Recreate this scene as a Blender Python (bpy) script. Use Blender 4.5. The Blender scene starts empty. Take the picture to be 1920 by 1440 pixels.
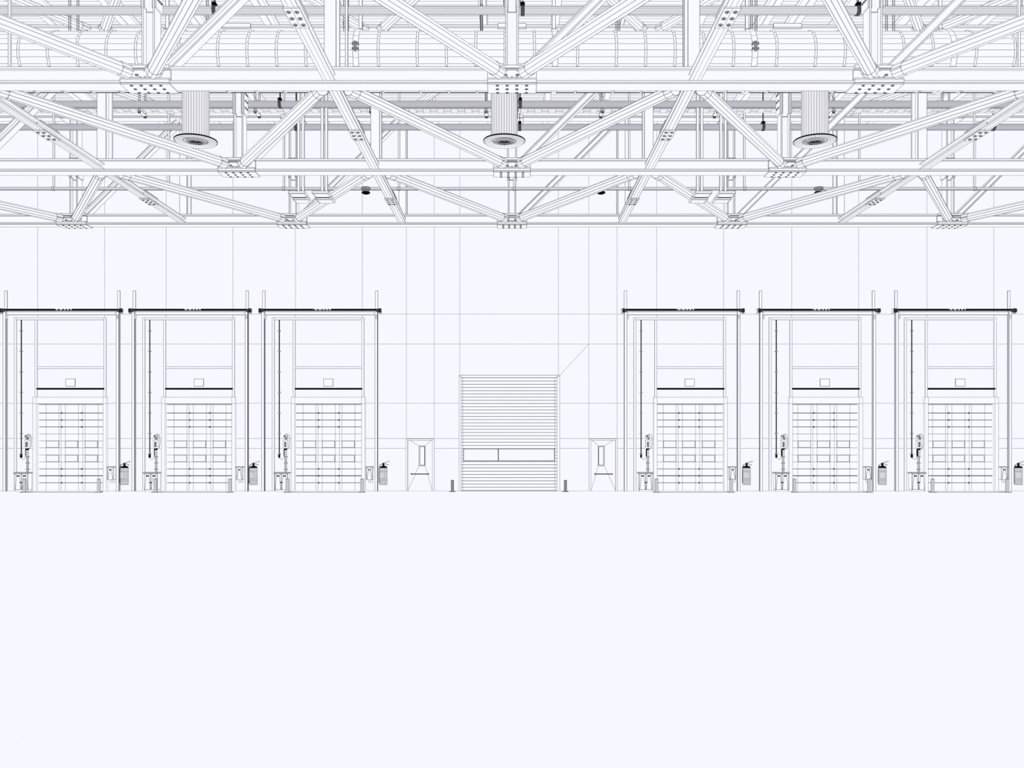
import bpy, math
from mathutils import Vector as V

# ------------------------------------------------------------------ units
# one "u" = size that spans one pixel of the 1920 frame at the nearest truss
S = 1/77.6           # metres per u
F = 1680.0           # focal length in pixels
DW = 1.78            # relative depth of the end wall
ZC = 103*DW*S        # eye height in metres
YW = DW*F            # end wall, in u
BAY = 687.0
ROWS = [1.0, 1.3314, 1.6645]
FLOOR = -103*DW

scn = bpy.context.scene
col = scn.collection

# ------------------------------------------------------------------ materials
def lin(c):
    c /= 255
    return c/12.92 if c <= .04045 else ((c+.055)/1.055)**2.4
MATS = {}
def flat(key, name, rgb):
    m = bpy.data.materials.new(name); m.use_nodes = True
    nt = m.node_tree; nt.nodes.clear()
    e = nt.nodes.new('ShaderNodeEmission'); o = nt.nodes.new('ShaderNodeOutputMaterial')
    e.inputs[0].default_value = (*[lin(c) for c in rgb], 1); e.inputs[1].default_value = 1
    nt.links.new(e.outputs[0], o.inputs[0])
    MATS[key] = m
flat('W', 'white_steel', (249, 250, 255))
flat('B', 'pale_wall', (247, 248, 255))
flat('G1', 'faint_grey', (236, 236, 242))
flat('G2', 'light_grey', (214, 214, 220))
flat('G3', 'mid_grey', (168, 168, 174))
flat('G4', 'dark_grey', (90, 90, 96))
flat('K', 'black', (8, 8, 10))
flat('lw', 'wall_joint_line', (152, 152, 164))
flat('lt', 'steel_line', (94, 92, 102))
flat('ll', 'soft_line', (136, 134, 146))
flat('ld', 'dark_line', (50, 50, 56))

# ------------------------------------------------------------------ mesh builder (coordinates in u)
class MB:
    def __init__(s, w=1.0, lm='lt', fm='W'):
        s.v = []; s.f = []; s.m = []; s.w = w; s.lm = lm; s.fm = fm; s.seg = []
    def face(s, pts, m=None):
        b = len(s.v); s.v += [tuple(p) for p in pts]
        s.f.append(tuple(range(b, b+len(pts)))); s.m.append(m or s.fm)
    def line(s, a, b, lm=None, w=None):
        s.seg.append((V(a), V(b), w or s.w, lm or s.lm))
    def pl(s, pts, closed=False, lm=None, w=None):
        for i in range(len(pts)-(0 if closed else 1)):
            s.line(pts[i], pts[(i+1) % len(pts)], lm, w)
    def box(s, x0, x1, y0, y1, z0, z1, m=None, lm=None, w=None, lines=True):
        c = [V((x, y, z)) for x in (x0, x1) for y in (y0, y1) for z in (z0, z1)]
        for q in ((0,1,3,2), (4,6,7,5), (0,4,5,1), (2,3,7,6), (0,2,6,4), (1,5,7,3)):
            s.face([c[i] for i in q], m)
        if lines:
            for a, b in ((0,1),(0,2),(0,4),(1,3),(1,5),(2,3),(2,6),(3,7),(4,5),(4,6),(5,7),(6,7)):
                s.line(c[a], c[b], lm, w)
    def ext(s, A, B, m=None, lm=None, w=None, skip=(), ends=True, el=True):
        n = len(A)
        for i in range(n):
            j = (i+1) % n
            s.face([A[i], A[j], B[j], B[i]], m)
            if i not in skip: s.line(A[i], B[i], lm, w)
            if el: s.line(A[i], A[j], lm, w); s.line(B[i], B[j], lm, w)
        if ends: s.face(list(reversed(A)), m); s.face(B, m)
    def frame(s, p, q, up=(0,0,1)):
        w = (q-p).normalized(); up = V(up)
        if abs(w.dot(up)) > .99: up = V((0,1,0))
        a = w.cross(up).normalized(); return a, a.cross(w).normalized()
    def beam(s, p, q, prof, up=(0,0,1), **k):
        p, q = V(p), V(q); a, b = s.frame(p, q, up)
        s.ext([p+a*x+b*y for x, y in prof], [q+a*x+b*y for x, y in prof], **k)
    def tube(s, p, q, r, n=12, r2=None, lines=True, ph=0, **k):
        p, q = V(p), V(q); a, b = s.frame(p, q); r2 = r if r2 is None else r2
        c = [(math.cos(2*math.pi*(i+ph)/n), math.sin(2*math.pi*(i+ph)/n)) for i in range(n)]
        s.ext([p+(a*x+b*y)*r for x, y in c], [q+(a*x+b*y)*r2 for x, y in c],
              skip=() if lines else range(n), el=lines or k.pop('rings', False), **k)
    def hose(s, pts, r, n=6, m='K'):
        pts = [V(p) for p in pts]
        for i in range(len(pts)-1):
            s.tube(pts[i], pts[i+1], r, n, lines=False, m=m)
    def lathe(s, c, prof, n=24, m=None, rad=True, ring=True, lm=None, w=None, axis='z', ms=None):
        c = V(c); R = []
        for r, z in prof:
            ringp = []
            for i in range(n):
                t = 2*math.pi*i/n
                x, y = r*math.cos(t), r*math.sin(t)
                ringp.append(c+(V((x, y, z)) if axis == 'z' else V((z, x, y))))
            R.append(ringp)
        for k in range(len(R)-1):
            for i in range(n):
                j = (i+1) % n
                s.face([R[k][i], R[k][j], R[k+1][j], R[k+1][i]], (ms[k] if ms else m))
                if rad: s.line(R[k][i], R[k+1][i], lm, w)
        if ring:
            for ringp in R: s.pl(ringp, True, lm, w)
        for e in (0, -1):
            if prof[e][0] > 0: s.face(R[e], (ms[e] if ms else m))
    def mesh(s, name, origin=(0, 0, 0)):
        vs = list(s.v); fs = list(s.f); ms = list(s.m)
        for a, b, w, lm in s.seg:
            d = b-a
            if d.length < 1e-6: continue
            d.normalize()
            up = V((0,0,1)) if abs(d.z) < .9 else V((0,1,0))
            x = d.cross(up).normalized()*w*.5; y = x.cross(d).normalized()*w*.5
            k = len(vs)
            for e in (a, b): vs += [tuple(e+x), tuple(e+y), tuple(e-x), tuple(e-y)]
            for i in range(4):
                j = (i+1) % 4; fs.append((k+i, k+j, k+4+j, k+4+i)); ms.append(lm)
        keys = sorted(set(ms)); o = origin
        me = bpy.data.meshes.new(name)
        me.from_pydata([((x-o[0])*S, (y-o[1])*S, (z-o[2])*S) for x, y, z in vs], [], fs)
        for k in keys: me.materials.append(MATS[k])
        ix = {k: i for i, k in enumerate(keys)}
        me.polygons.foreach_set('material_index', [ix[m] for m in ms]); me.update()
        return me

ORI = {}
def wloc(o): return (o[0]*S, o[1]*S, o[2]*S+ZC)
def thing(name, label, cat, o, group=None):
    e = bpy.data.objects.new(name, None); col.objects.link(e); e.empty_display_size = .2
    e.location = wloc(o); e['label'] = label; e['category'] = cat; ORI[e.name] = tuple(o)
    if group: e['group'] = group
    return e
def part(name, mb, parent, label=None, o=None):
    po = ORI[parent.name]; o = o or po
    ob = bpy.data.objects.new(name, mb.mesh(name, o)); col.objects.link(ob)
    ob.parent = parent; ob.location = tuple((o[i]-po[i])*S for i in range(3)); ORI[ob.name] = tuple(o)
    if label: ob['label'] = label
    return ob
def inst(src, parent, o):
    ob = src.copy(); col.objects.link(ob); ob.parent = parent; po = ORI[parent.name]
    ob.location = tuple((o[i]-po[i])*S for i in range(3)); ORI[ob.name] = tuple(o)
    return ob
def solo(name, mb, label, cat, o, group=None):
    ob = bpy.data.objects.new(name, mb.mesh(name, o)); col.objects.link(ob); ob.location = wloc(o)
    ob['label'] = label; ob['category'] = cat; ORI[ob.name] = tuple(o)
    if group: ob['group'] = group
    return ob
def struct(name, mb, label, o=(0, 0, 0), cat=None):
    ob = bpy.data.objects.new(name, mb.mesh(name, o)); col.objects.link(ob); ob.location = wloc(o)
    ob['kind'] = 'structure'; ob['label'] = label; ob['category'] = cat or name.split('_')[0]; ORI[ob.name] = tuple(o)
    return ob

def Hprof(w, h, t, tw):   # w across (side), h along up
    return [(-w,-h),(w,-h),(w,-h+t),(tw,-h+t),(tw,h-t),(w,h-t),(w,h),(-w,h),(-w,h-t),(-tw,h-t),(-tw,-h+t),(-w,-h+t)]

# ------------------------------------------------------------------ shell
XW = 1800.0; ZR = 1070.0; YB = -900.0
mb = MB(DW, 'lw', 'B')
mb.face([(-XW, YB, FLOOR), (XW, YB, FLOOR), (XW, YW+60, FLOOR), (-XW, YW+60, FLOOR)])
struct('floor', mb, 'plain pale smooth floor of the hall')

DOCK = [133.2, 373.8, 616.3, 1293.7, 1546.9, 1800.5]      # wall positions of the dock centres (frame px)
def wx(px): return (px-960)*DW
def wz(py): return (818-py)*DW
def wp(p): return YW-p/S                                   # p metres proud of the wall

mb = MB(DW, 'lw', 'B')
def wq(x0, x1, y0, y1):
    mb.face([(wx(x0), YW, wz(y1)), (wx(x1), YW, wz(y1)), (wx(x1), YW, wz(y0)), (wx(x0), YW, wz(y0))])
xl, xr = 960-XW/DW, 960+XW/DW
ytop = 818-(ZR+8)/DW
wq(xl, xr, ytop, 756)
edges = [xl]
for c in DOCK: edges += [c-65, c+65]
edges.append(xr)
for i in range(0, len(edges), 2): wq(edges[i], edges[i+1], 756, 921)
for x, yb in [(c-62.4, 745) for c in DOCK]+[(c+63, 745) for c in DOCK]+[(762, 822), (814, 822), (862, 704), (1047, 704), (1104, 822), (1157, 822)]:
    mb.line((wx(x), YW, wz(ytop)), (wx(x), YW, wz(yb)), w=DW*.8)
for y in (589, 645): mb.line((wx(xl), YW, wz(y)), (wx(xr), YW, wz(y)), w=DW*.8)
for i in range(0, len(edges), 2):
    for y in (756, 822.2, 840.5):
        mb.line((wx(edges[i]), YW, wz(y)), (wx(edges[i+1]), YW, wz(y)), w=DW*.8)
    mb.line((wx(edges[i]), YW, FLOOR+.3), (wx(edges[i+1]), YW, FLOOR+.3), w=DW*.9)
mb.line((wx(1049.5), YW, wz(704)), (wx(1104), YW, wz(645)), w=DW*.7)
struct('wall_back', mb, 'pale panelled end wall with thin joint lines')
for sgn, nm in ((-1, 'left'), (1, 'right')):
    mb = MB(DW, 'lw', 'B')
    x = sgn*XW
    mb.face([(x, YB, FLOOR), (x, YW, FLOOR), (x, YW, ZR+8), (x, YB, ZR+8)])
    for i in range(8):
        yy = YW-i*380; mb.line((x, yy, FLOOR), (x, yy, ZR))
    for y in (589, 756, 840): mb.line((x, YB, wz(y)), (x, YW, wz(y)))
    struct('wall_'+nm, mb, 'pale panelled %s side wall' % nm)

mb = MB(1.35, 'lt', 'W')
P = 30.36
y = 0.6*F
while y < YW-2:
    pr = [(y, ZR), (y+12.5, ZR), (y+15.5, ZR+6), (y+P-3, ZR+6), (y+P, ZR)]
    for i in range(4):
        (a, za), (b, zb) = pr[i], pr[i+1]
        mb.face([(-XW, a, za), (XW, a, za), (XW, b, zb), (-XW, b, zb)])
    dd = y/F
    mb.line((-XW, y, ZR), (XW, y, ZR), w=dd*.9, lm='ll'); mb.line((-XW, y+12.5, ZR), (XW, y+12.5, ZR), w=dd*.9, lm='ll')
    y += P
struct('ceiling', mb, 'ribbed metal roof deck seen between the trusses')

# ------------------------------------------------------------------ trusses
POSN = {-2: 'far left', -1: 'left', 0: 'centre', 1: 'right', 2: 'far right'}
ROWN = ['nearest', 'middle', 'farthest']

def chord(mb, y0, zo):
    pr = [(0,0),(35,0),(35,5.5),(29,5.5),(29,27),(35,27),(35,31.5),(0,31.5),(0,27),(6,27),(6,5.5),(0,5.5)]
    A = [V((-1770, y0+a, zo+b)) for a, b in pr]; B = [V((1770, y0+a, zo+b)) for a, b in pr]
    mb.ext(A, B)
    mb.line((-1770, y0, zo+2.2), (1770, y0, zo+2.2), 'll')

def hexbolt(w, r=2.9, h=1.2, axis=(0,0,-1)):
    b = MB(w, 'ld', 'G3'); a = V(axis)
    b.tube(V((0,0,0)), a*h, r, 6, m='G3', lm='ld', w=w*.8)
    b.tube(a*h, a*(h+.7), r*.5, 6, m='G4', lines=False)
    return b

for ri, d in enumerate(ROWS):
    y0 = d*F; w = d*.92
    t = thing('roof_truss', 'long white steel truss across the hall, the %s of the three rows' % ROWN[ri], 'truss', (0, y0+17, 661), 'steel roof trusses')
    mb = MB(w); chord(mb, y0, 661.5); part('bottom_chord', mb, t)
    mb = MB(w); chord(mb, y0, 995); part('top_chord', mb, t)
    # node assemblies (built once per row, copied along it)
    gm = pm = wm = lm_ = bm = hm = tm = None
    for i in range(-2, 3):
        X = i*BAY
        if gm is None:
            O = (X, y0, 661.5)
            mb = MB(w)
            mb.box(X-46, X+46, y0-3, y0+41, 659, 661.5)
            mb.box(X-46, X+46, y0-5, y0, 661.5, 669.5); mb.line((X-46, y0-5, 667), (X+46, y0-5, 667), 'll')
            gm = part('gusset_plate', mb, t, o=O); g = gm
            bsrc = part('bolt', hexbolt(w), g, o=(0, 0, 0))
            bsrc_used = False
            mb = MB(w)
            mb.box(X-46, X+46, y0-5, y0, 687.5, 694); mb.line((X-46, y0-5, 689), (X+46, y0-5, 689), 'll')
            mb.box(X-46, X+46, y0+2.5, y0+6, 669.5, 687.5)
            wm = part('splice_plate', mb, t, o=O)
            mb = MB(w)
            pts = [(-27,2),(27,2),(36,-12),(12,-31),(-12,-31),(-36,-12)]
            mb.ext([V((X+a, y0+b, 674)) for a, b in pts], [V((X+a, y0+b, 676)) for a, b in pts])
            for a in (-9, 0, 9): mb.box(X+a-.9, X+a+.9, y0-3, y0+2, 669.5, 674)
            pm = part('brace_plate', mb, t, o=O)
            mb = MB(w)
            bm = []
            for a in (-12, 10):
                mb = MB(w); mb.tube((X+a, y0-11, 674), (X+a, y0-11, 672), 3, 6, m='G3', lm='ld')
                bm.append(part('bolt', mb, pm, o=O))
            # node column with its upper splice and bolted rear plate
            mb = MB(w)
            for s_ in (-1, 1):
                a, b = sorted((X+s_*12, X+s_*9)); mb.box(a, b, y0+12, y0+42, 693, 995)
            mb.box(X-9, X+9, y0+25, y0+28, 693, 995, m='B')
            lm_ = part('node_post', mb, t, o=O)
            mb = MB(w)
            for s_ in (-1, 1):
                a, b = sorted((X+s_*12, X+s_*14.5)); mb.box(a, b, y0+13, y0+45, 811, 873)
                a, b = sorted((X+s_*9, X+s_*7)); mb.box(a, b, y0+13, y0+24, 811, 873)
            mb.box(X-7.5, X+7.5, y0+22, y0+25, 806, 875, m='B', lm='ld')
            tm = part('splice_plate', mb, t, o=O)
            hm = []
            for s_ in (-1, 1):
                for zz in (828, 845.5, 863):
                    for a in (21, 29, 37):
                        mb = MB(w)
                        mb.tube((X+s_*14.5, y0+a, zz), (X+s_*16.5, y0+a, zz), 2.4, 6, m='G4', lines=False)
                        hm.append(part('bolt', mb, tm, o=O))
            mb = MB(w)
            mb.box(X-35, X+35, y0-4, y0, 1017, 1029); mb.box(X-35, X+35, y0-4, y0, 994, 1002)
            mb.line((X-35, y0-4, 1020), (X+35, y0-4, 1020), 'll')
            mb.box(X-35, X+35, y0-4, y0+48, 991.5, 994)
            um = part('top_gusset', mb, t, o=O)
            for a in (-26, -9, 9, 26):
                for b in (9, 22, 35):
                    pass
        else:
            O = (X, y0, 661.5)
            g = inst(gm, t, O)
            for src in (wm, lm_, um): inst(src, t, O)
            q = inst(tm, t, O)
            for src in hm: inst(src, q, O)
            q = inst(pm, t, O); inst(bm[0], q, O); inst(bm[1], q, O)
        for a in (-27.5, -9.2, 9.2, 27.5):
            for b in (-3.5, 14, 32):
                if not bsrc_used:
                    ORI[bsrc.name] = (X+a, y0+b+6, 659)
                    bsrc.location = tuple((ORI[bsrc.name][k]-ORI[g.name][k])*S for k in range(3)); bsrc_used = True
                else: inst(bsrc, g, (X+a, y0+b+6, 659))
        if i < 2 or True:
            # diagonal of the truss plane, up to the right
            X2 = X+BAY/2
            mb = MB(w)
            p = V((X+20, y0+27, 680)); q = V((X2-6, y0+27, 1002))
            dirv = (q-p).normalized()
            p = V((X+26, y0+27, 693)); 
            mb.beam(p, q, [(-x_, y_) for x_, y_ in Hprof(11, 8.5, 2.5, 1.5)], up=(-dirv.z, 0, dirv.x))
            part('diagonal', mb, t, o=(X, y0, 693))
    ms_ = None
    for k in range(-2, 2):
        X = (k+.5)*BAY
        if ms_ is None:
            mb = MB(w)
            mb.box(X-11, X+11, y0+12, y0+16, 693, 995)
            mb.box(X-2, X+2, y0+16, y0+48, 693, 995)
            mb.box(X-11, X+11, y0+48, y0+52, 693, 995)
            ms_ = part('middle_post', mb, t, o=(X, y0, 693))
        else: inst(ms_, t, (X, y0, 693))

# ------------------------------------------------------------------ brace tubes
def brace(name, p, q, r, w, label, group, coll_at_p=True):
    p, q = V(p), V(q); ax = (q-p).normalized()
    t = thing(name, label, 'brace', tuple(p), group)
    mb = MB(w); mb.tube(p+ax*14, q-ax*14, r, 10); part('tube', mb, t)
    for e, s_ in ((p, 1), (q, -1)):
        a = ax*s_
        mb = MB(w)
        mb.tube(e, e+a*20, r*1.07, 10)
        side = a.cross(V((0,0,1))).normalized()
        for k in (-1, 1):
            c0 = e+side*k*r; c1 = c0+a*20
            pts = [c0-V((0,0,2)), c1-V((0,0,2)), c1+side*k*3.5-V((0,0,2)), c0+side*k*3.5-V((0,0,2))]
            mb.ext(pts, [x+V((0,0,2.5)) for x in pts])
        part('end_sleeve', mb, t, o=tuple(e))

SIDE = {-1: 'left', 1: 'right'}
for ri, d in enumerate(ROWS):
    dp = ROWS[ri]-.3322
    for i in range(-2, 3):
        if ri == 0 and abs(i) == 2: continue
        for sd in (-1, 1):
            if ri == 1 and abs(i) == 2 and sd*i > 0: continue
            A = V((i*BAY, d*F+14, 674.5)); B = V(((i+.5*sd)*BAY, dp*F+22, 675.5))
            ax = (B-A).normalized()
            L = 'low round brace tube running forward and %s from %s joint of %s truss' % (SIDE[sd], POSN[i], ROWN[ri])
            brace('brace_tube', A+ax*42, B-ax*50, 12.0, d*.9, L, 'round braces at bottom chord level')
for ri in (1, 2):
    d = ROWS[ri]; dp = ROWS[ri-1]
    for i in range(-2, 2):
        for sd in (-1, 1):
            A = V(((i+.5)*BAY, d*F+17, 1008)); B = V(((i+.5+.5*sd)*BAY, dp*F+17, 1008))
            ax = (B-A).normalized()
            nm = {-2: 'far left', -1: 'inner left', 0: 'inner right', 1: 'far right'}[i]
            L = 'high round brace tube running forward and %s from %s bay of %s truss' % (SIDE[sd], nm, ROWN[ri])
            brace('brace_tube', A+ax*40, B-ax*52, 11.3, d*.85, L, 'round braces under the roof deck')

# ------------------------------------------------------------------ tie beams (along the hall)
def tie_beam(X, da, db, label):
    w = .5*(da+db)*.9
    y0, y1 = da*F+29+.5, db*F+5.5
    t = thing('tie_beam', label, 'beam', (X, .5*(y0+y1), 667.5), 'beams tying the bottom chords together')
    mb = MB(w)
    pr = [(-10.7,667.5),(10.7,667.5),(10.7,670),(1.5,670),(1.5,679.5),(10.7,679.5),(10.7,682),(-10.7,682),(-10.7,679.5),(-1.5,679.5),(-1.5,670),(-10.7,670)]
    mb.ext([V((X+a, y0, b)) for a, b in pr], [V((X+a, y1, b)) for a, b in pr])
    for a in (-4.4, 4.4): mb.line((X+a, y0, 667.3), (X+a, y1, 667.3), 'll')
    part('beam', mb, t)
    ys, ye = (db-.171)*F, (db-.131)*F
    mb = MB(w)
    mb.box(X-13, X+13, ys, ye, 665.3, 667.5); mb.line((X, ys, 665), (X, ye, 665))
    pl = part('splice_plate', mb, t)
    for s_ in (-1, 1):
        mb = MB(w); a, b = sorted((X+s_*2, X+s_*4)); mb.box(a, b, ys-12, ye, 670, 679)
        mb.box(*sorted((X+s_*3, X+s_*12)), ys-12, ye, 682, 684)
        part('side_plate', mb, t)
    b0 = None
    for k in range(3):
        for a in (-6.5, 6.5):
            o = (X+a, ys+11+k*22, 665.3)
            if b0 is None: b0 = part('bolt', hexbolt(w*.8, 3.6, 1.8), pl, o=(0,0,0)); ORI[b0.name] = o; b0.location = tuple((o[j]-ORI[pl.name][j])*S for j in range(3))
            else: inst(b0, pl, o)
TN = {-1.5: 'far left', -.5: 'left', .5: 'right', 1.5: 'far right'}
for k in (-.5, .5):
    tie_beam(k*BAY, .6686, 1.0, 'white steel beam with bolted splice in front of the nearest truss, %s one' % TN[k])
for k in (-1.5, -.5, .5, 1.5):
    tie_beam(k*BAY, ROWS[0], ROWS[1], 'white steel beam with bolted splice between nearest and middle truss, %s one' % TN[k])
for k in (-1.5, -.5, .5, 1.5):
    tie_beam(k*BAY, ROWS[1], ROWS[2], 'white steel beam with bolted splice between middle and farthest truss, %s one' % TN[k])

# ------------------------------------------------------------------ purlins
PUR = [-1511, -1331, -1151, -971, -791, -611, -431, -251, -71, 109, 289, 469, 634, 712, 829, 995, 1180, 1360, 1540]
ORD = ['first','second','third','fourth','fifth','sixth','seventh','eighth','ninth','tenth','eleventh','twelfth','thirteenth','fourteenth','fifteenth','sixteenth','seventeenth','eighteenth','nineteenth']
for i, X in enumerate(PUR):
    mb = MB(1.2, 'll')
    pr = [(x_, 1049.5+z_) for x_, z_ in Hprof(8.5, 19, 2.5, 1.2)]
    mb.ext([V((X+a, .8*F, b)) for a, b in pr], [V((X+a, YW-4, b)) for a, b in pr])
    solo('roof_purlin', mb, 'white roof beam running toward the end wall, %s from the left' % ORD[i], 'beam', (X, 1.3*F, 1030), 'roof beams under the deck')

# ------------------------------------------------------------------ large duct
DY, DZ, DR = 1991.0, 831.5, 62.9
t = thing('supply_duct', 'big round white air duct with seam rings behind the nearest truss', 'duct', (0, DY, DZ))
mb = MB(1.1, 'll', 'W')
mb.tube((-1760, DY, DZ), (1760, DY, DZ), DR, 28, m='W')
at = math.radians(-90+21)
mb.line((-1760, DY-(DR)*math.cos(at)*0+DR*math.sin(math.radians(21)), DZ-DR*math.cos(math.radians(21))-.3), (1760, DY+DR*math.sin(math.radians(21)), DZ-DR*math.cos(math.radians(21))-.3), 'K', 2.4)
part('duct_body', mb, t)
r0 = None; c0 = None
def xr_(px): return (px-960)*1.1475
def ringmesh(x, r, wd, lm, w):
    m_ = MB(w, lm); n = 24
    for k in range(n):
        a0, a1 = 2*math.pi*k/n, 2*math.pi*(k+1)/n
        q = [(x-wd, r, a0), (x+wd, r, a0), (x+wd, r, a1), (x-wd, r, a1)]
        pp = [V((xx, DY+rr*math.cos(aa), DZ+rr*math.sin(aa))) for xx, rr, aa in q]
        m_.face(pp); m_.line(pp[0], pp[1], 'll'); m_.line(pp[0], pp[3]); m_.line(pp[1], pp[2])
        for xx in (x-wd, x+wd):
            m_.face([V((xx, DY+rr*math.cos(aa), DZ+rr*math.sin(aa))) for rr, aa in ((DR-1, a0), (r, a0), (r, a1), (DR-1, a1))])
    return m_
for b in (-455, -81, 293, 667, 1041, 1415, 1789, 2163):
    for o in (42, 115, 170, 225, 280, 335):
        x = xr_(b+o)
        if abs(x) > 1600: continue
        if r0 is None: r0 = part('seam_ring', ringmesh(x, DR+1.6, 2.4, 'lt', 1.0), t, o=(x, DY, DZ))
        else: inst(r0, t, (x, DY, DZ))
    x = xr_(b)
    if abs(x) > 1600: continue
    if c0 is None:
        c0 = part('band', ringmesh(x, DR+4, 6, 'lt', 1.0), t, o=(x, DY, DZ)); band = c0
        m_ = MB(1.1, 'K', 'G2')
        yc, zc = DY-(DR+6), DZ+6
        m_.box(x-6.5, x+6.5, yc-4, yc+5, zc+3, zc+6, m='G3'); m_.box(x-6.5, x+6.5, yc-4, yc+5, zc-8, zc-5, m='G3')
        m_.tube((x, yc-1, zc-11), (x, yc-1, zc+9), 2.6, 8, m='G2', lm='K')
        bolt0 = part('clamp_bolt', m_, band, 'dark clamp bolt', o=(x, DY, DZ))
        m_ = MB(1.1, 'lt'); m_.box(x-3.5, x+3.5, DY-1.5, DY+1.5, DZ+DR+4, ZR)
        m_.box(x-5, x+5, DY-6, DY+6, DZ+DR+3, DZ+DR+9)
        h0 = part('hanger_strap', m_, t, o=(x, DY, DZ))
    else:
        band = inst(c0, t, (x, DY, DZ)); inst(bolt0, band, (x, DY, DZ)); inst(h0, t, (x, DY, DZ))

# ------------------------------------------------------------------ ceiling diffusers on drop pipes
for px, nm in ((367, 'left'), (945.5, 'centre'), (1528, 'right')):
    X = (px-960)*1.185; zb = 653
    t = thing('air_diffuser', 'round dished air diffuser on a vertical ribbed drop pipe, the %s of three' % nm, 'diffuser', (X, DY, zb), 'air diffusers hanging below the duct')
    mb = MB(.95, 'ld', 'W'); mb.tube((X, DY, zb+6), (X, DY, DZ-DR+6), 29, 32, m='G1', lm='lt', w=.9); part('drop_pipe', mb, t)
    mb = MB(.9, 'ld', 'W')
    mb.lathe((X, DY, zb), [(29.5, 9), (43, 5.5), (46, 4), (46, 2.5), (43.5, 0), (26, 3)], 40, m='W', lm='lt', w=.75)
    for k in range(40):
        a0, a1 = 2*math.pi*k/40, 2*math.pi*(k+1)/40
        for zz in (2.5, 4.2): mb.line((X+46*math.cos(a0), DY+46*math.sin(a0), zb+zz), (X+46*math.cos(a1), DY+46*math.sin(a1), zb+zz), 'K', 1.7)
    part('outer_rim', mb, t)
    mb = MB(.9, 'K', 'G3')
    mb.lathe((X, DY, zb), [(26, 3), (25, 6), (22, 7.5), (21, 6)], 32, m='G4', lm='K', w=1.2)
    part('inner_ring', mb, t, 'dark ribbed inner ring')
    mb = MB(.9, 'K', 'G2')
    mb.lathe((X, DY, zb), [(21, 6), (20, 2), (14, .5), (8, 1), (0, 4)], 40, ms=['G3','G2','G3','K','K'], lm='ld', w=.7)
    mb.box(X-2, X+2, DY+20, DY+24, zb+3, zb+7, m='K', lm='K')
    part('core', mb, t, 'grey finely ribbed core with black centre')

# ------------------------------------------------------------------ overhead pipes, trays
PZ = 878.0
PIPES = [(1.10, 'nearest grey pipe crossing above the big duct', 'W', 'lt'), (1.41, 'upper of the two grey pipes crossing between the trusses', 'G2', 'ld'), (1.515, 'lower of the two grey pipes crossing between the trusses', 'G2', 'ld')]
CL = [-613, 22, 713, 1367]
CN = ['leftmost', 'beside the centre drop pipe', 'right of centre', 'at the far right']
PN = ['the nearest crossing pipe', 'the upper far pipe', 'the lower far pipe']
for i, (d, lab, m, lm) in enumerate(PIPES):
    mb = MB(d*.8, 'll' if i == 0 else 'll', 'G1' if i == 0 else 'G2')
    mb.tube((-1760, d*F, PZ), (1760, d*F, PZ), 8.1, 18)
    a = math.atan2(PZ, d*F)
    for s_ in (-1, 1):
        mb.line((-1760, d*F-s_*8.0*math.sin(a), PZ+s_*8.0*math.cos(a)), (1760, d*F-s_*8.0*math.sin(a), PZ+s_*8.0*math.cos(a)), 'lt' if i == 0 else 'ld' if s_ > 0 else 'K', d*1.4)
    solo('overhead_pipe', mb, lab, 'pipe', (0, d*F, PZ), 'grey pipes crossing the hall')
    for j, X in enumerate(CL):
        if abs(X)/d > 985: continue
        t = thing('pipe_hanger', 'black clamp hanger on %s, %s' % (PN[i], CN[j]), 'hanger', (X, d*F, PZ), 'black clamp hangers of the grey pipes')
        mb = MB(d*.8, 'K', 'G4'); mb.tube((X-3.5, d*F, PZ), (X+3.5, d*F, PZ), 10, 14, m='G4', lm='K')
        mb.box(X-4, X+4, d*F-8, d*F+3, PZ+8, PZ+14, m='K', lm='K'); part('clamp', mb, t)
        mb = MB(d*.8, 'ld', 'K')
        for a_ in ((-3.5, 3.5) if i != 1 or True else (0,)): mb.tube((X, d*F+a_, PZ+12), (X, d*F+a_, ZR), .9, 6, m='K', lines=False)
        part('rod', mb, t)

TR = [-1356, -1035, -713, -392, -72, 250, 571, 893, 1214]
for d, lab in ((1.262, 'long perforated cable tray hanging behind the big duct'), (1.495, 'long perforated cable tray hanging between the two far pipes')):
    t = thing('cable_tray', lab, 'cable tray', (0, d*F, 912), 'perforated cable trays')
    y0, y1 = (d-.012)*F, (d+.008)*F
    mb = MB(d*.8, 'll', 'G1')
    mb.box(-1760, 1760, y0, y1, 911, 912.5, m='G1'); mb.box(-1760, 1760, y0, y0+1, 912, 920, m='W'); mb.box(-1760, 1760, y1-1, y1, 912, 920, m='W')
    x = -1750.0
    while x < 1750:
        mb.line((x, (y0+y1)/2, 910.6), (x+19.5, (y0+y1)/2, 910.6), 'lt', d*.9)
        mb.line((x, y0, 910.6), (x, y1, 910.6), 'lt', d*.7); mb.line((x+19.5, y0, 910.6), (x+19.5, y1, 910.6), 'lt', d*.7)
        x += 39
    part('tray', mb, t)
    h0 = None
    for X in TR:
        if h0 is None:
            mb = MB(d*.9, 'ld', 'K')
            mb.box(X-5, X+5, y0-5, y1+5, 903, 905.5, m='W', lm='lt')
            for yy in (y0-3, y1+3):
                for a in (-1.6, 1.6):
                    mb.tube((X+a*1.3, yy, 898), (X+a*1.3, yy, ZR), .95, 6, m='G4', lines=False)
                    mb.tube((X+a*1.3, yy, 897), (X+a*1.3, yy, 903), 1.7, 6, m='K', lines=False)
            h0 = part('tray_hanger', mb, t, 'dark twin threaded rods with nuts', o=(X, d*F, 912))
        else: inst(h0, t, (X, d*F, 912))

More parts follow.
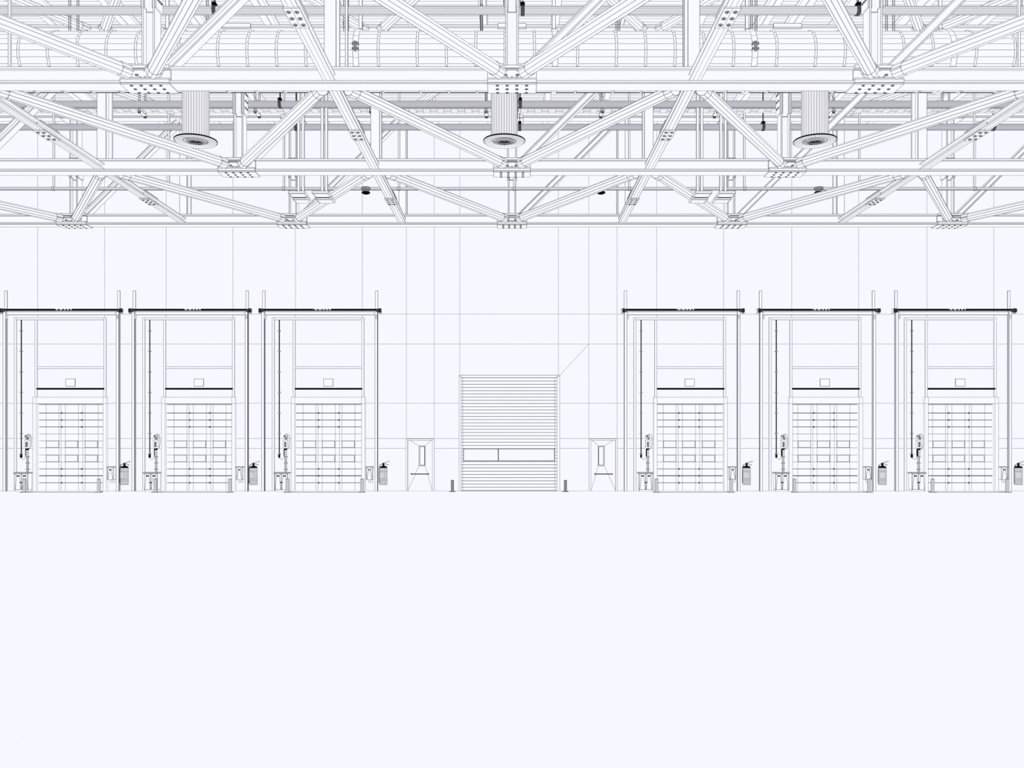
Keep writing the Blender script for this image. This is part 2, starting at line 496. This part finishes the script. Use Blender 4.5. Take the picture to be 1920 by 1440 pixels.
# thin pipes on drop rods
t = thing('sprinkler_pipe', 'thin pipe crossing low in front of the end wall on drop rods', 'pipe', (0, 1.65*F, 766))
mb = MB(1.3, 'lt', 'W'); mb.tube((-1760, 1.65*F, 766), (1760, 1.65*F, 766), 4.6, 10, lm='ll')
mb.line((-1760, 1.65*F-2, 761.6), (1760, 1.65*F-2, 761.6), 'ld', 2.2)
part('pipe', mb, t)
h0 = None
for k in range(-4, 5):
    X = (964+216*k-960)*1.65
    if h0 is None:
        mb = MB(1.3, 'lt', 'W'); mb.box(X-2.4, X+2.4, 1.65*F+1, 1.65*F+5, 770, ZR); mb.tube((X-3.5, 1.65*F, 766), (X+3.5, 1.65*F, 766), 5.6, 10, lm='ld')
        h0 = part('drop_rod', mb, t, o=(X, 1.65*F, 766))
    else: inst(h0, t, (X, 1.65*F, 766))
t = thing('sprinkler_pipe', 'thin pipe on four drop rods just behind the nearest truss', 'pipe', (0, 1.09*F, 722))
mb = MB(1.0, 'lt', 'W'); mb.tube((-1760, 1.09*F, 722), (1760, 1.09*F, 722), 4.6, 10); part('pipe', mb, t)
for X in (-1026, -337.5, 352, 1036):
    mb = MB(1.0, 'lt', 'W'); mb.box(X-2.6, X+2.0, 1.09*F-2, 1.09*F+2, 726, ZR); part('drop_rod', mb, t, o=(X, 1.09*F, 722))

for px, nm in ((686, 'left'), (1127, 'middle'), (1535, 'right')):
    X = (px-960)*1.63; y = 1.63*F; zt = 757
    t = thing('smoke_detector', 'small dark round detector under the thin pipe, the %s one' % nm, 'detector', (X, y, zt), 'dark detectors under the thin pipe')
    mb = MB(1.3, 'K', 'G3'); mb.lathe((X, y, zt), [(13.5, 3), (13.5, -2), (10, -5)], 16, m='G3', lm='ld'); part('base', mb, t)
    mb = MB(1.3, 'K', 'G4'); mb.lathe((X, y, zt), [(8.5, -5), (8.5, -11)], 12, m='G3', lm='K'); mb.lathe((X, y, zt), [(12.5, -11), (12.5, -13.5), (8, -16)], 16, m='K', lm='K'); part('sensor', mb, t)

# ------------------------------------------------------------------ hanging light panels
for s_, sn in ((-1, 'left'), (1, 'right')):
    for xa, on in ((574, 'outer'), (510.5, 'inner')):
        X = s_*xa; y = 1.42*F
        t = thing('hanging_light', 'pair of flat square light panels on rods, %s one %s of the centre' % (on, sn), 'light', (X, y, 646), 'hanging square light panels')
        for k, (dy, dz) in enumerate(((0, 0), (50, -3))):
            mb = MB(1.35, 'lt', 'W')
            z0 = 646+dz; yy = y+dy
            pts = [V((X+a, yy+b, z0)) for a, b in ((-19,2),(19,2),(19,35),(-19,35))]
            top = [V((X+a, yy+b, z0+1.5)) for a, b in ((-22,0),(22,0),(22,37),(-22,37))]
            mb.ext(pts, top)
            mb.box(X-22, X+22, yy, yy+37, z0+1.5, z0+7)
            if k == 0: mb.line((X-19, yy+36, z0-1), (X+19, yy+36, z0-1), 'K', 2.6)
            part('light_panel', mb, t)
        for dy in (10, 62):
            mb = MB(1.3, 'lt', 'W'); mb.box(X+3*s_*-1-3.3+12*0, X-3*s_+3.3, y+dy, y+dy+5, 652 if dy < 50 else 650, ZR); part('rod', mb, t)

# ------------------------------------------------------------------ end wall furniture
def wbox(mb, c, a0, a1, y0, y1, p0, p1, **k):
    mb.box(wx(c)+a0*DW, wx(c)+a1*DW, wp(p1), wp(p0), wz(y1), wz(y0), **k)
DN = ['leftmost dock door', 'second dock door from left', 'third dock door from left', 'first dock door right of shutter', 'second dock door right of shutter', 'rightmost dock door']
for n, c in enumerate(DOCK):
    X = wx(c); O = (X, wp(0), FLOOR); where = DN[n]
    pt = lambda a, y, p: V((X+a*DW, wp(p), wz(y)))
    # --- door (structure)
    mb = MB(DW*.8, 'lw', 'W')
    wbox(mb, c, -64, 64, 757, 921, -.20, -.12)
    P0 = -.12
    for a in (-49.3, -25.2, -21.2, -13.2, 11.4, 19.4, 23.9, 48.5): mb.line(pt(a, 757, P0), pt(a, 920.5, P0), 'lw')
    for yy, lm, w in ((758.6,'lt',1),(774.3,'K',1.25),(787.3,'K',1.1),(800.4,'K',1.1),(813.5,'lw',1),(826.7,'lw',1),(839.8,'lw',1),(853.2,'lw',1),(866.3,'lw',1),(879.3,'ld',1.1),(892.3,'K',1.6),(905.4,'ld',1.1)):
        mb.line(pt(-63, yy, P0), pt(63, yy, P0), lm, DW*w)
    dr = struct('door_%d' % (n+1), mb, 'white sectional door with six small windows, %s' % where, O)
    mb = MB(DW*.8, 'lw', 'W')
    wbox(mb, c, -68.9, 68.9, 745, 757, -.0, .12)
    wbox(mb, c, -68.9, -62.4, 757, 921, -.0, .12); wbox(mb, c, 62.4, 68.9, 757, 921, -.0, .12)
    wbox(mb, c, -65, -62.6, 757, 921, -.2, .0); wbox(mb, c, 62.6, 65, 757, 921, -.2, .0)
    wbox(mb, c, -65, 65, 755, 757.4, -.2, .0, lm='lt')
    for a in (-62.4, 62.4): mb.line(pt(a, 745, .125), pt(a, 757, .125))
    part('door_frame', mb, dr)
    p0 = None
    for yy in (826.9, 853.5):
        for a0, a1 in ((-48.8, -25.5), (-13, 11.2), (24.2, 48.2)):
            if p0 is None:
                mb = MB(DW, 'lt', 'B')
                wbox(mb, c, a0, a1, yy, yy+12.4, P0, P0+.015, m='B', lm='lt')
                p0 = part('window_pane', mb, dr, o=(X+a0*DW, wp(0), wz(yy)))
            else: inst(p0, dr, (X+a0*DW, wp(0), wz(yy)))
    p0 = None
    for yy in (774.3, 787.3, 800.4, 879.3, 892.3, 905.4):
        for a in (-19.7, 18):
            if p0 is None:
                mb = MB(DW*.6, 'ld', 'G4'); wbox(mb, c, a-1, a+1, yy-1.2, yy+1.2, P0+.02, P0+.04, m='G4'); p0 = part('hinge', mb, dr, o=(X+a*DW, wp(0), wz(yy)))
            else: inst(p0, dr, (X+a*DW, wp(0), wz(yy)))
    # --- white surround frame with panel above
    t = thing('rail_enclosure', 'tall white bar frame above the %s' % where, 'enclosure', O, 'bar frames above the dock doors')
    for nm, a in (('upright', (-105.5, -101.5, 596, 921)), ('upright', (-66.4, -62.4, 600, 745)), ('upright', (62.4, 66.5, 596, 745)), ('top_bar', (-101.5, 62.4, 596, 600)), ('cross_bar', (-62.4, 62.4, 687.6, 691.2))):
        mb = MB(DW*.8, 'lw', 'W'); wbox(mb, c, *a, .0, .05, lm='ll'); part(nm, mb, t)
    mb = MB(DW*.8, 'K', 'K'); wbox(mb, c, -62.4, 63.5, 727.9, 730.4, .02, .10, m='K', lm='K'); part('seal_strip', mb, t, 'thick black horizontal strip')
    mb = MB(DW*.8, 'lt', 'W'); wbox(mb, c, -9.4, 8.2, 710.5, 724.3, .0, .03)
    solo('blank_sign', mb, 'small blank square sign above the %s' % where, 'sign', (X, wp(0), wz(724)), 'blank square signs above dock doors')
    # --- lift tracks
    t = thing('lift_track', 'tall guide posts with black spring shaft at the %s' % where, 'door track', O, 'guide post frames with spring shafts')
    for a0, a1 in ((-123.7, -118.8), (87.8, 92.6)):
        mb = MB(DW*.8, 'lt', 'W'); wbox(mb, c, a0, a1, 545.5, 921, .02, .04)
        wbox(mb, c, a0, a1-.3, 584, 921, .12, .16); wbox(mb, c, a0+1.6, a0+2.6, 584, 921, .04, .12)
        mb.line(pt(a1-.1, 584, .1), pt(a1-.1, 921, .1), 'lt', DW)
        part('guide_post', mb, t)
    mb = MB(DW*.8, 'lt', 'W'); wbox(mb, c, -118.8, 87.8, 585.6, 590.8, .1, .13); mb.line(pt(-118.8, 591, .14), pt(87.8, 591, .14), 'ld', DW)
    for a in (-117, 86): mb.tube(pt(a, 588, .13), pt(a, 588, .16), 1.2, 6, m='K', lines=False)
    part('header_plate', mb, t)
    for a in (-117.5, 90.5):
        mb = MB(DW*.8, 'll', 'W'); wbox(mb, c, a-1.4, a+1.4, 591.5, 598.5, .1, .17); mb.tube(pt(a, 595, .17), pt(a, 595, .19), 1.3, 6, m='K', lines=False); part('bracket', mb, t)
    mb = MB(DW*.8, 'K', 'K')
    mb.tube(pt(-122, 581.6, .2), pt(-27, 581.6, .2), 2.7, 8, m='K', lines=False); mb.tube(pt(6, 581.6, .2), pt(94, 581.6, .2), 2.7, 8, m='K', lines=False)
    mb.tube(pt(-122, 583.8, .18), pt(94, 583.8, .18), 1.6, 8, m='G4', lines=False)
    mb.tube(pt(-27, 582.2, .2), pt(6, 582.2, .2), 1.0, 8, m='K', lines=False)
    for a in (-26, -19, -11, -5, 1): mb.tube(pt(a, 582, .22), pt(a+1.5, 582, .22), 3.0, 8, m='K', lines=False)
    part('spring_shaft', mb, t, 'thick black shaft with centre coupling')
    for sg, a in ((-1, -128), (1, 94.5)):
        mb = MB(DW*.7, 'K', 'K')
        mb.tube(pt(a, 583.5, .2), pt(a+5, 583.5, .2), 7.2, 12, m='K', lm='G4', w=.8)
        mb.tube(pt(a+1, 583.5, .2), pt(a+8 if sg < 0 else a-4, 583.5, .2), 4.5, 12, m='G4', lm='K', w=1)
        part('cable_drum', mb, t, 'black cable drum')
        mb = MB(DW*.7, 'll', 'W'); aa = 97 if sg > 0 else -129.5; wbox(mb, c, aa, aa+2.4, 579.5, 589, .05, .16); part('end_plate', mb, t)
    # --- conduit on the left with clips
    t = thing('wall_conduit', 'thin black conduit with ring clips, left of the %s' % where, 'conduit', (X-92*DW, wp(0), wz(860)), 'black vertical conduits beside the docks')
    mb = MB(DW, 'K', 'G4'); mb.tube(pt(-92, 600, .05), pt(-92, 852, .05), 1.9, 8, m='K', lines=False)
    part('pipe', mb, t, 'black pipe')
    p0 = None
    for yy in (620.9, 659.2, 697.6, 736, 774.4, 812.8, 851):
        if p0 is None:
            mb = MB(DW*.5, 'ld', 'G2'); mb.box(X-94.2*DW, X-89.8*DW, wp(.10), wp(.02), wz(yy)-1.0, wz(yy)+1.0, m='G3', lm='ld'); mb.box(X-92.9*DW, X-91.1*DW, wp(.12), wp(.08), wz(yy)-1.4, wz(yy)+1.4, m='W', lm='ld'); p0 = part('clip', mb, t, o=(X, wp(0), wz(yy)))
        else: inst(p0, t, (X, wp(0), wz(yy)))
    mb = MB(DW*.6, 'K', 'K'); wbox(mb, c, -93.3, -90.8, 852, 858, .02, .1, m='K'); 
    pts = [pt(-92+9.5*u, 858+4.5*math.sin(math.pi*u)-2*u, .1) for u in [k/10 for k in range(11)]]
    mb.hose(pts, .6, m='G4'); part('end_fitting', mb, t, 'black end fitting and looped hose')
    # --- control unit
    t = thing('control_unit', 'control box with looped cable and risers, left of %s' % where, 'control box', (X-80*DW, wp(0), wz(885)), 'control boxes beside the docks')
    mb = MB(DW*.55, 'lt', 'W'); wbox(mb, c, -84, -75.5, 825.5, 840.5, .02, .14, m='W', lm='lt'); wbox(mb, c, -83.2, -76.2, 824, 825.5, .04, .13, lm='ll')
    wbox(mb, c, -81.5, -78, 828.5, 838, .14, .16, m='G2', lm='ld')
    for k in range(4): wbox(mb, c, -80.6, -79, 829.3+k*2.3, 830.8+k*2.3, .16, .18, m='K', lm='K', w=.6)
    part('control_box', mb, t)
    mb = MB(DW*.6, 'K', 'G3'); wbox(mb, c, -83, -76.5, 815.8, 820.2, .03, .12, m='G2', lm='ld'); mb.tube(pt(-81, 818, .12), pt(-81, 818, .2), 2.6, 8, m='K', lm='G3')
    mb.tube(pt(-78.5, 822, .1), pt(-78.5, 822, .2), 3, 10, m='G3', lm='K'); part('valve_head', mb, t, 'dark valve head')
    mb = MB(DW*.6, 'K', 'G4')
    pts = [(-80, 817), (-79, 814.5), (-76.5, 813.2), (-74, 814.5), (-72.6, 818), (-71.8, 823), (-71.6, 829), (-72.2, 835), (-73.5, 840), (-76, 842)]
    mb.hose([pt(a, b, .12) for a, b in pts], .75, m='G4'); part('cable_loop', mb, t, 'thin dark looped cable')
    mb = MB(DW*.55, 'K', 'G4'); wbox(mb, c, -83, -81.8, 842, 855, .05, .12, m='K'); wbox(mb, c, -81.6, -77.5, 841, 843.5, .05, .15, m='K')
    for k in range(3): wbox(mb, c, -81.6, -78, 844.5+k*3.7, 847.2+k*3.7, .05, .14, m='W', lm='ld')
    part('manifold', mb, t, 'black manifold')
    for a in (-80.9, -78.3):
        mb = MB(DW*.5, 'ld', 'G3'); mb.tube(pt(a, 855, .08), pt(a, 886, .08), 1.2, 8, m='G4', lines=False); part('riser_pipe', mb, t)
    p0 = None
    for yy in (856.4, 868, 879.7):
        if p0 is None:
            mb = MB(DW*.5, 'ld', 'G2'); mb.box(X-82.5*DW, X-76.7*DW, wp(.12), wp(.02), wz(yy)-1.0, wz(yy)+1.0, m='G2'); p0 = part('clip', mb, t, o=(X, wp(0), wz(yy)))
        else: inst(p0, t, (X, wp(0), wz(yy)))
    # --- floor cabinet
    t = thing('floor_cabinet', 'low white two door cabinet, left of the %s' % where, 'cabinet', (X-85*DW, wp(.15), FLOOR), 'low two door cabinets beside the docks')
    cf = .33
    mb = MB(DW*.8, 'lt', 'W'); wbox(mb, c, -97, -73, 887, 917.3, .02, cf, lm='lt'); part('body', mb, t)
    mb = MB(DW*.8, 'lt', 'G2'); wbox(mb, c, -99, -71.2, 885.4, 887, .0, cf+.04, m='G2', lm='lt'); part('top', mb, t)
    mb = MB(DW*.8, 'll', 'W'); wbox(mb, c, -96.5, -73.5, 917.3, 921, .02, cf-.03); part('plinth', mb, t)
    for a0, a1, s_ in ((-96.7, -85.3, 1), (-84.7, -73.3, -1)):
        mb = MB(DW*.6, 'll', 'W'); wbox(mb, c, a0, a1, 887.6, 917, cf, cf+.015, lm='lt')
        m_ = .5*(a0+a1); q = cf+.02
        for s2, e in ((-1, a0), (1, a1)):
            mb.line(pt(m_+s2*2.6, 892.5, q), pt(e-s2*.6, 916.6, q), 'ld', DW*.7); mb.line(pt(m_+s2*2.6, 890.8, q), pt(e-s2*.6, 888, q), 'll', DW*.7)
        dd_ = part('door', mb, t)
        mb = MB(DW*.5, 'K', 'K'); wbox(mb, c, m_-2.6, m_+2.6, 890.8, 892.6, cf+.015, cf+.03, m='K'); part('handle', mb, dd_, 'black slot handle')
        mb = MB(DW*.5, 'K', 'G4'); e = (a1 if s_ > 0 else a0)-s_*1.2; mb.tube(pt(e, 904, cf+.015), pt(e, 904, cf+.05), 1.8, 8, m='G4', lm='K'); part('latch', mb, dd_)
    # --- wall box
    t = thing('wall_box', 'small white wall box with hooks, right of the %s' % where, 'wall box', (X+77.7*DW, wp(0), wz(900)), 'small wall boxes beside the docks')
    mb = MB(DW*.7, 'lt', 'W'); wbox(mb, c, 71.8, 83.8, 876, 899, .0, .2, lm='lt')
    q = .21
    for s_ in (-1, 1):
        mb.line(pt(77.8+s_*1.9, 881.5, q), pt(77.8+s_*4.4, 897.8, q), 'ld', DW*.8); mb.line(pt(77.8+s_*1.9, 879.5, q), pt(77.8+s_*5, 877, q), 'll', DW*.7)
        mb.line(pt(77.8+s_*5, 877, q), pt(77.8+s_*5, 898.5, q), 'll', DW*.7)
    part('body', mb, t)
    mb = MB(DW*.7, 'lt', 'G2'); wbox(mb, c, 70.9, 84.7, 874.8, 876, .0, .22, m='G2'); part('lid', mb, t)
    mb = MB(DW*.5, 'K', 'K'); wbox(mb, c, 75.9, 79.7, 879.6, 881.2, .2, .23, m='K'); part('handle', mb, t, 'black handle')
    for k in range(3):
        a = 75.5+k*3.4; mb = MB(DW*.5, 'K', 'G4'); mb.hose([pt(a, 899, .1), pt(a, 903, .1), pt(a+.8, 904.6, .1), pt(a+2, 904.8, .1)], .65, m='G4'); part('hook', mb, t)
    # --- extinguisher
    E = V((X+104*DW, wp(.2), 0)); ez = lambda y: wz(y)
    t = thing('fire_extinguisher', 'large grey fire extinguisher, right of the %s' % where, 'extinguisher', (E.x, E.y, ez(908)), 'fire extinguishers between the docks')
    mb = MB(DW*.5, 'lt', 'G2')
    mb.lathe((E.x, E.y, 0), [(12, ez(908.4)), (12.8, ez(907)), (12.8, ez(901)), (12.8, ez(897.5)), (12.8, ez(883.5)), (12.8, ez(877)), (10.5, ez(875))], 20, m='G2', lm='lt', w=.75)
    part('cylinder', mb, t)
    mb = MB(DW*.5, 'K', 'K'); mb.lathe((E.x, E.y, 0), [(12.9, ez(877)), (12.2, ez(875.2)), (9.5, ez(873.8)), (3.8, ez(873.2)), (2.8, ez(869.5)), (4.5, ez(868.8)), (3, ez(867.8))], 14, m='K', rad=False, ring=False); part('neck', mb, t, 'black neck and shoulder')
    mb = MB(DW*.5, 'lt', 'G1')
    n_ = 8; R_ = 13.3
    for k in range(n_):
        a0 = math.radians(-150+75*k/n_); a1 = math.radians(-150+75*(k+1)/n_)
        q0 = [V((E.x+R_*math.cos(a), E.y+R_*math.sin(a), z)) for a, z in ((a0, ez(896.5)), (a1, ez(896.5)), (a1, ez(884.5)), (a0, ez(884.5)))]
        mb.face(q0); mb.pl(q0, True, 'll', .7)
    part('label_panel', mb, t, 'pale label panel')
    mb = MB(DW*.5, 'K', 'W')
    mb.beam((E.x-3, E.y, ez(868.6)), (E.x+20, E.y, ez(865)), [(-2,-.6),(2,-.6),(2,1.4),(-2,1.4)], lm='ld', w=.8); part('lever', mb, t)
    mb = MB(DW*.5, 'K', 'W')
    mb.beam((E.x+3, E.y, ez(869.2)), (E.x+16.5, E.y, ez(871.8)), [(-2,-.6),(2,-.6),(2,.6),(-2,.6)], lm='ld', w=.8); part('carry_handle', mb, t)
    mb = MB(DW*.5, 'K', 'K')
    mb.hose([V((E.x-1, E.y-2, ez(870.3))), V((E.x-6, E.y-2, ez(869.9))), V((E.x-11, E.y-2, ez(871.5))), V((E.x-14, E.y-2, ez(875))), V((E.x-14.6, E.y-2, ez(884))), V((E.x-14.6, E.y-2, ez(900))), V((E.x-14, E.y-2, ez(906)))], 1.1); part('hose', mb, t, 'black hose')
    for yy in (879, 902):
        mb = MB(DW*.5, 'K', 'K'); mb.box(E.x-3, E.x+3, E.y+11, wp(0), ez(yy)-2, ez(yy)+2, m='K'); part('bracket', mb, t)
    # --- floor plate
    mb = MB(DW, 'lt', 'B'); mb.ext([V((X-62*DW, wp(.02), FLOOR)), V((X+62*DW, wp(.02), FLOOR)), V((X+66*DW, wp(.75), FLOOR)), V((X-66*DW, wp(.75), FLOOR))], [V((X-62*DW, wp(.02), FLOOR+1.2)), V((X+62*DW, wp(.02), FLOOR+1.2)), V((X+66*DW, wp(.75), FLOOR+.8)), V((X-66*DW, wp(.75), FLOOR+.8))], w=DW*.7, lm='ll')
    mb.line((X-62*DW, wp(.76), FLOOR+.8), (X+66*DW, wp(.76), FLOOR+.8), 'ld', DW*.9)
    solo('dock_plate', mb, 'thin pale floor plate at the foot of the %s' % where, 'floor plate', (X, wp(.4), FLOOR), 'floor plates before dock doors')
    # --- bollards
    for s_, sn in ((-1, 'left'), (1, 'right')):
        bx = X+s_*68.5*DW; by = wp(.82)
        t = thing('bollard', 'short grey post, %s side of the %s' % (sn, where), 'bollard', (bx, by, FLOOR), 'short grey bollards')
        mb = MB(DW*.55, 'lt', 'G2'); mb.tube((bx, by, FLOOR+1), (bx, by, FLOOR+44), 5.2, 14, m='G2', lm='G3')
        mb.pl([V((bx+5.3*math.cos(2*math.pi*k/14), by+5.3*math.sin(2*math.pi*k/14), FLOOR+44)) for k in range(14)], True, 'ld', 1.3)
        for s2 in (-1, 1): mb.line((bx+s2*5.3, by, FLOOR+1), (bx+s2*5.3, by, FLOOR+44), 'ld', 1.4)
        part('post', mb, t)
        mb = MB(DW*.6, 'ld', 'G3'); mb.box(bx-9.5, bx+9.5, by-9, by+9, FLOOR, FLOOR+1.2, m='G3'); part('base_plate', mb, t)

# --- roller shutter in the middle
O = (wx(955), wp(0), FLOOR)
pt = lambda x, y, p: V((wx(x), wp(p), wz(y)))
def ab(mb, x0, x1, y0, y1, p0, p1, **k): mb.box(wx(x0), wx(x1), wp(p1), wp(p0), wz(y1), wz(y0), **k)
mb = MB(DW*.85, 'ld', 'W'); ab(mb, 864.5, 1044.5, 708.5, 921, .01, .03)
y = 708.5; k = 0
while y < 918:
    if not 842.5 < y < 863.5: mb.line(pt(864.5, y, .035), pt(1044.5, y, .035), 'ld' if k % 4 else 'K', DW*.9)
    else:
        mb.line(pt(864.5, y, .035), pt(867.5, y, .035), 'ld'); mb.line(pt(1041, y, .035), pt(1044.5, y, .035), 'ld')
    y += 6.03; k += 1
for x in (868, 1040.3): mb.line(pt(x, 709, .035), pt(x, 920, .035), 'lw', DW*.8)
dr = struct('door_7', mb, 'large white slatted roller shutter with long divided window, middle of wall', O)
mb = MB(DW*.8, 'lt', 'W'); ab(mb, 861, 864.7, 704, 921, 0, .06, lm='ll'); ab(mb, 1044.3, 1049.3, 704, 921, 0, .06, lm='ll'); ab(mb, 864.7, 1044.3, 703.6, 708.3, 0, .06, lm='lt')
mb.line(pt(861, 704, .065), pt(864.7, 708.3, .065)); mb.line(pt(1049.3, 704, .065), pt(1044.3, 708.3, .065)); part('door_frame', mb, dr)
for x0, x1 in ((869.3, 934), (934.6, 1039.5)):
    mb = MB(DW*1.2, 'ld', 'B'); ab(mb, x0, x1, 841.6, 864, .03, .05, m='B', w=DW*1.1); part('window_pane', mb, dr)
mb = MB(DW*.9, 'ld', 'G1'); ab(mb, 864.5, 1044.5, 919.5, 921, .03, .07, m='G1'); part('bottom_bar', mb, dr)
# --- personnel doors
for n, (xa, mir, lab) in enumerate(((761.4, 1, 'white personnel door with a slim window, left of the roller shutter'), (1157.4, -1, 'white personnel door with a slim window, right of the roller shutter'))):
    X_ = lambda a: xa+mir*a
    def db(mb, a0, a1, *r, **k):
        x0, x1 = sorted((X_(a0), X_(a1))); ab(mb, x0, x1, *r, **k)
    mb = MB(DW*.7, 'lt', 'B'); db(mb, 3.1, 49.5, 825.5, 921, .0, .02, lm='ll')
    q = .03
    for a, y0, b, y1 in ((7.5, 825.8, 24.2, 836), (47, 826, 35.8, 836), (3.4, 920, 24.2, 873.5), (49.2, 920, 35.8, 873.5)): mb.line(pt(X_(a), y0, q), pt(X_(b), y1, q), 'll', DW*.7)
    mb.line(pt(X_(3.2), 825.5, q), pt(X_(3.2), 921, q), 'ld', DW*1.1)
    dr = struct('door_%d' % (8+n), mb, lab, (wx(X_(26)), wp(0), FLOOR))
    mb = MB(DW*.7, 'lt', 'W'); db(mb, 0, 3.1, 822.8, 921, 0, .05, lm='ll'); db(mb, 49.5, 53, 822.8, 921, 0, .05, lm='ll'); db(mb, 3.1, 49.5, 822.8, 825.5, 0, .05)
    part('door_frame', mb, dr)
    mb = MB(DW*.8, 'ld', 'B'); db(mb, 24.2, 35.8, 836, 873.5, .02, .04, m='W', lm='lt'); db(mb, 26, 35, 837.4, 872, .04, .05, m='B', lm='K', w=DW*.9); part('window_pane', mb, dr)
    mb = MB(DW*.5, 'ld', 'G4'); db(mb, 9.2, 43, 888, 889.4, .06, .09, m='G4', lm='K'); db(mb, 9.2, 10.5, 887.6, 889.8, .02, .09, m='K'); db(mb, 41.7, 43, 887.6, 889.8, .02, .09, m='K')
    part('push_bar', mb, dr, 'dark horizontal push bar')
for px, sn in ((848.3, 'left'), (1060.2, 'right')):
    by = wp(.4); bx = (px-960)*(DW-.4/S/F)
    t = thing('bollard', 'short dark narrow post on a base plate, %s of the roller shutter' % sn, 'bollard', (bx, by, FLOOR), 'short grey bollards')
    mb = MB(DW*.55, 'ld', 'G3'); mb.tube((bx, by, FLOOR+1), (bx, by, FLOOR+38.5), 4.3, 12, m='G3', lm='ld', w=.9)
    for s2 in (-1, 1): mb.line((bx+s2*4.2, by-1, FLOOR+1), (bx+s2*4.2, by-1, FLOOR+38.5), 'K', 1.5)
    part('post', mb, t)
    mb = MB(DW*.6, 'ld', 'G3'); mb.box(bx-9.5, bx+9.5, by-8, by+8, FLOOR, FLOOR+1.2, m='G3'); part('base_plate', mb, t)

# ------------------------------------------------------------------ light, camera
w = bpy.data.worlds.new('World'); scn.world = w; w.use_nodes = True
w.node_tree.nodes['Background'].inputs[0].default_value = (lin(247), lin(248), lin(255), 1)
w.node_tree.nodes['Background'].inputs[1].default_value = 1
cd = bpy.data.cameras.new('camera'); cam = bpy.data.objects.new('camera', cd); col.objects.link(cam)
cam.location = (0, 0, ZC); cam.rotation_euler = (math.pi/2, 0, 0)
cd.sensor_width = 36; cd.lens = F/1920*36; cd.shift_y = (818-720)/1920; cd.clip_end = 300
scn.camera = cam
scn.view_settings.view_transform = 'Standard'; scn.view_settings.look = 'None'
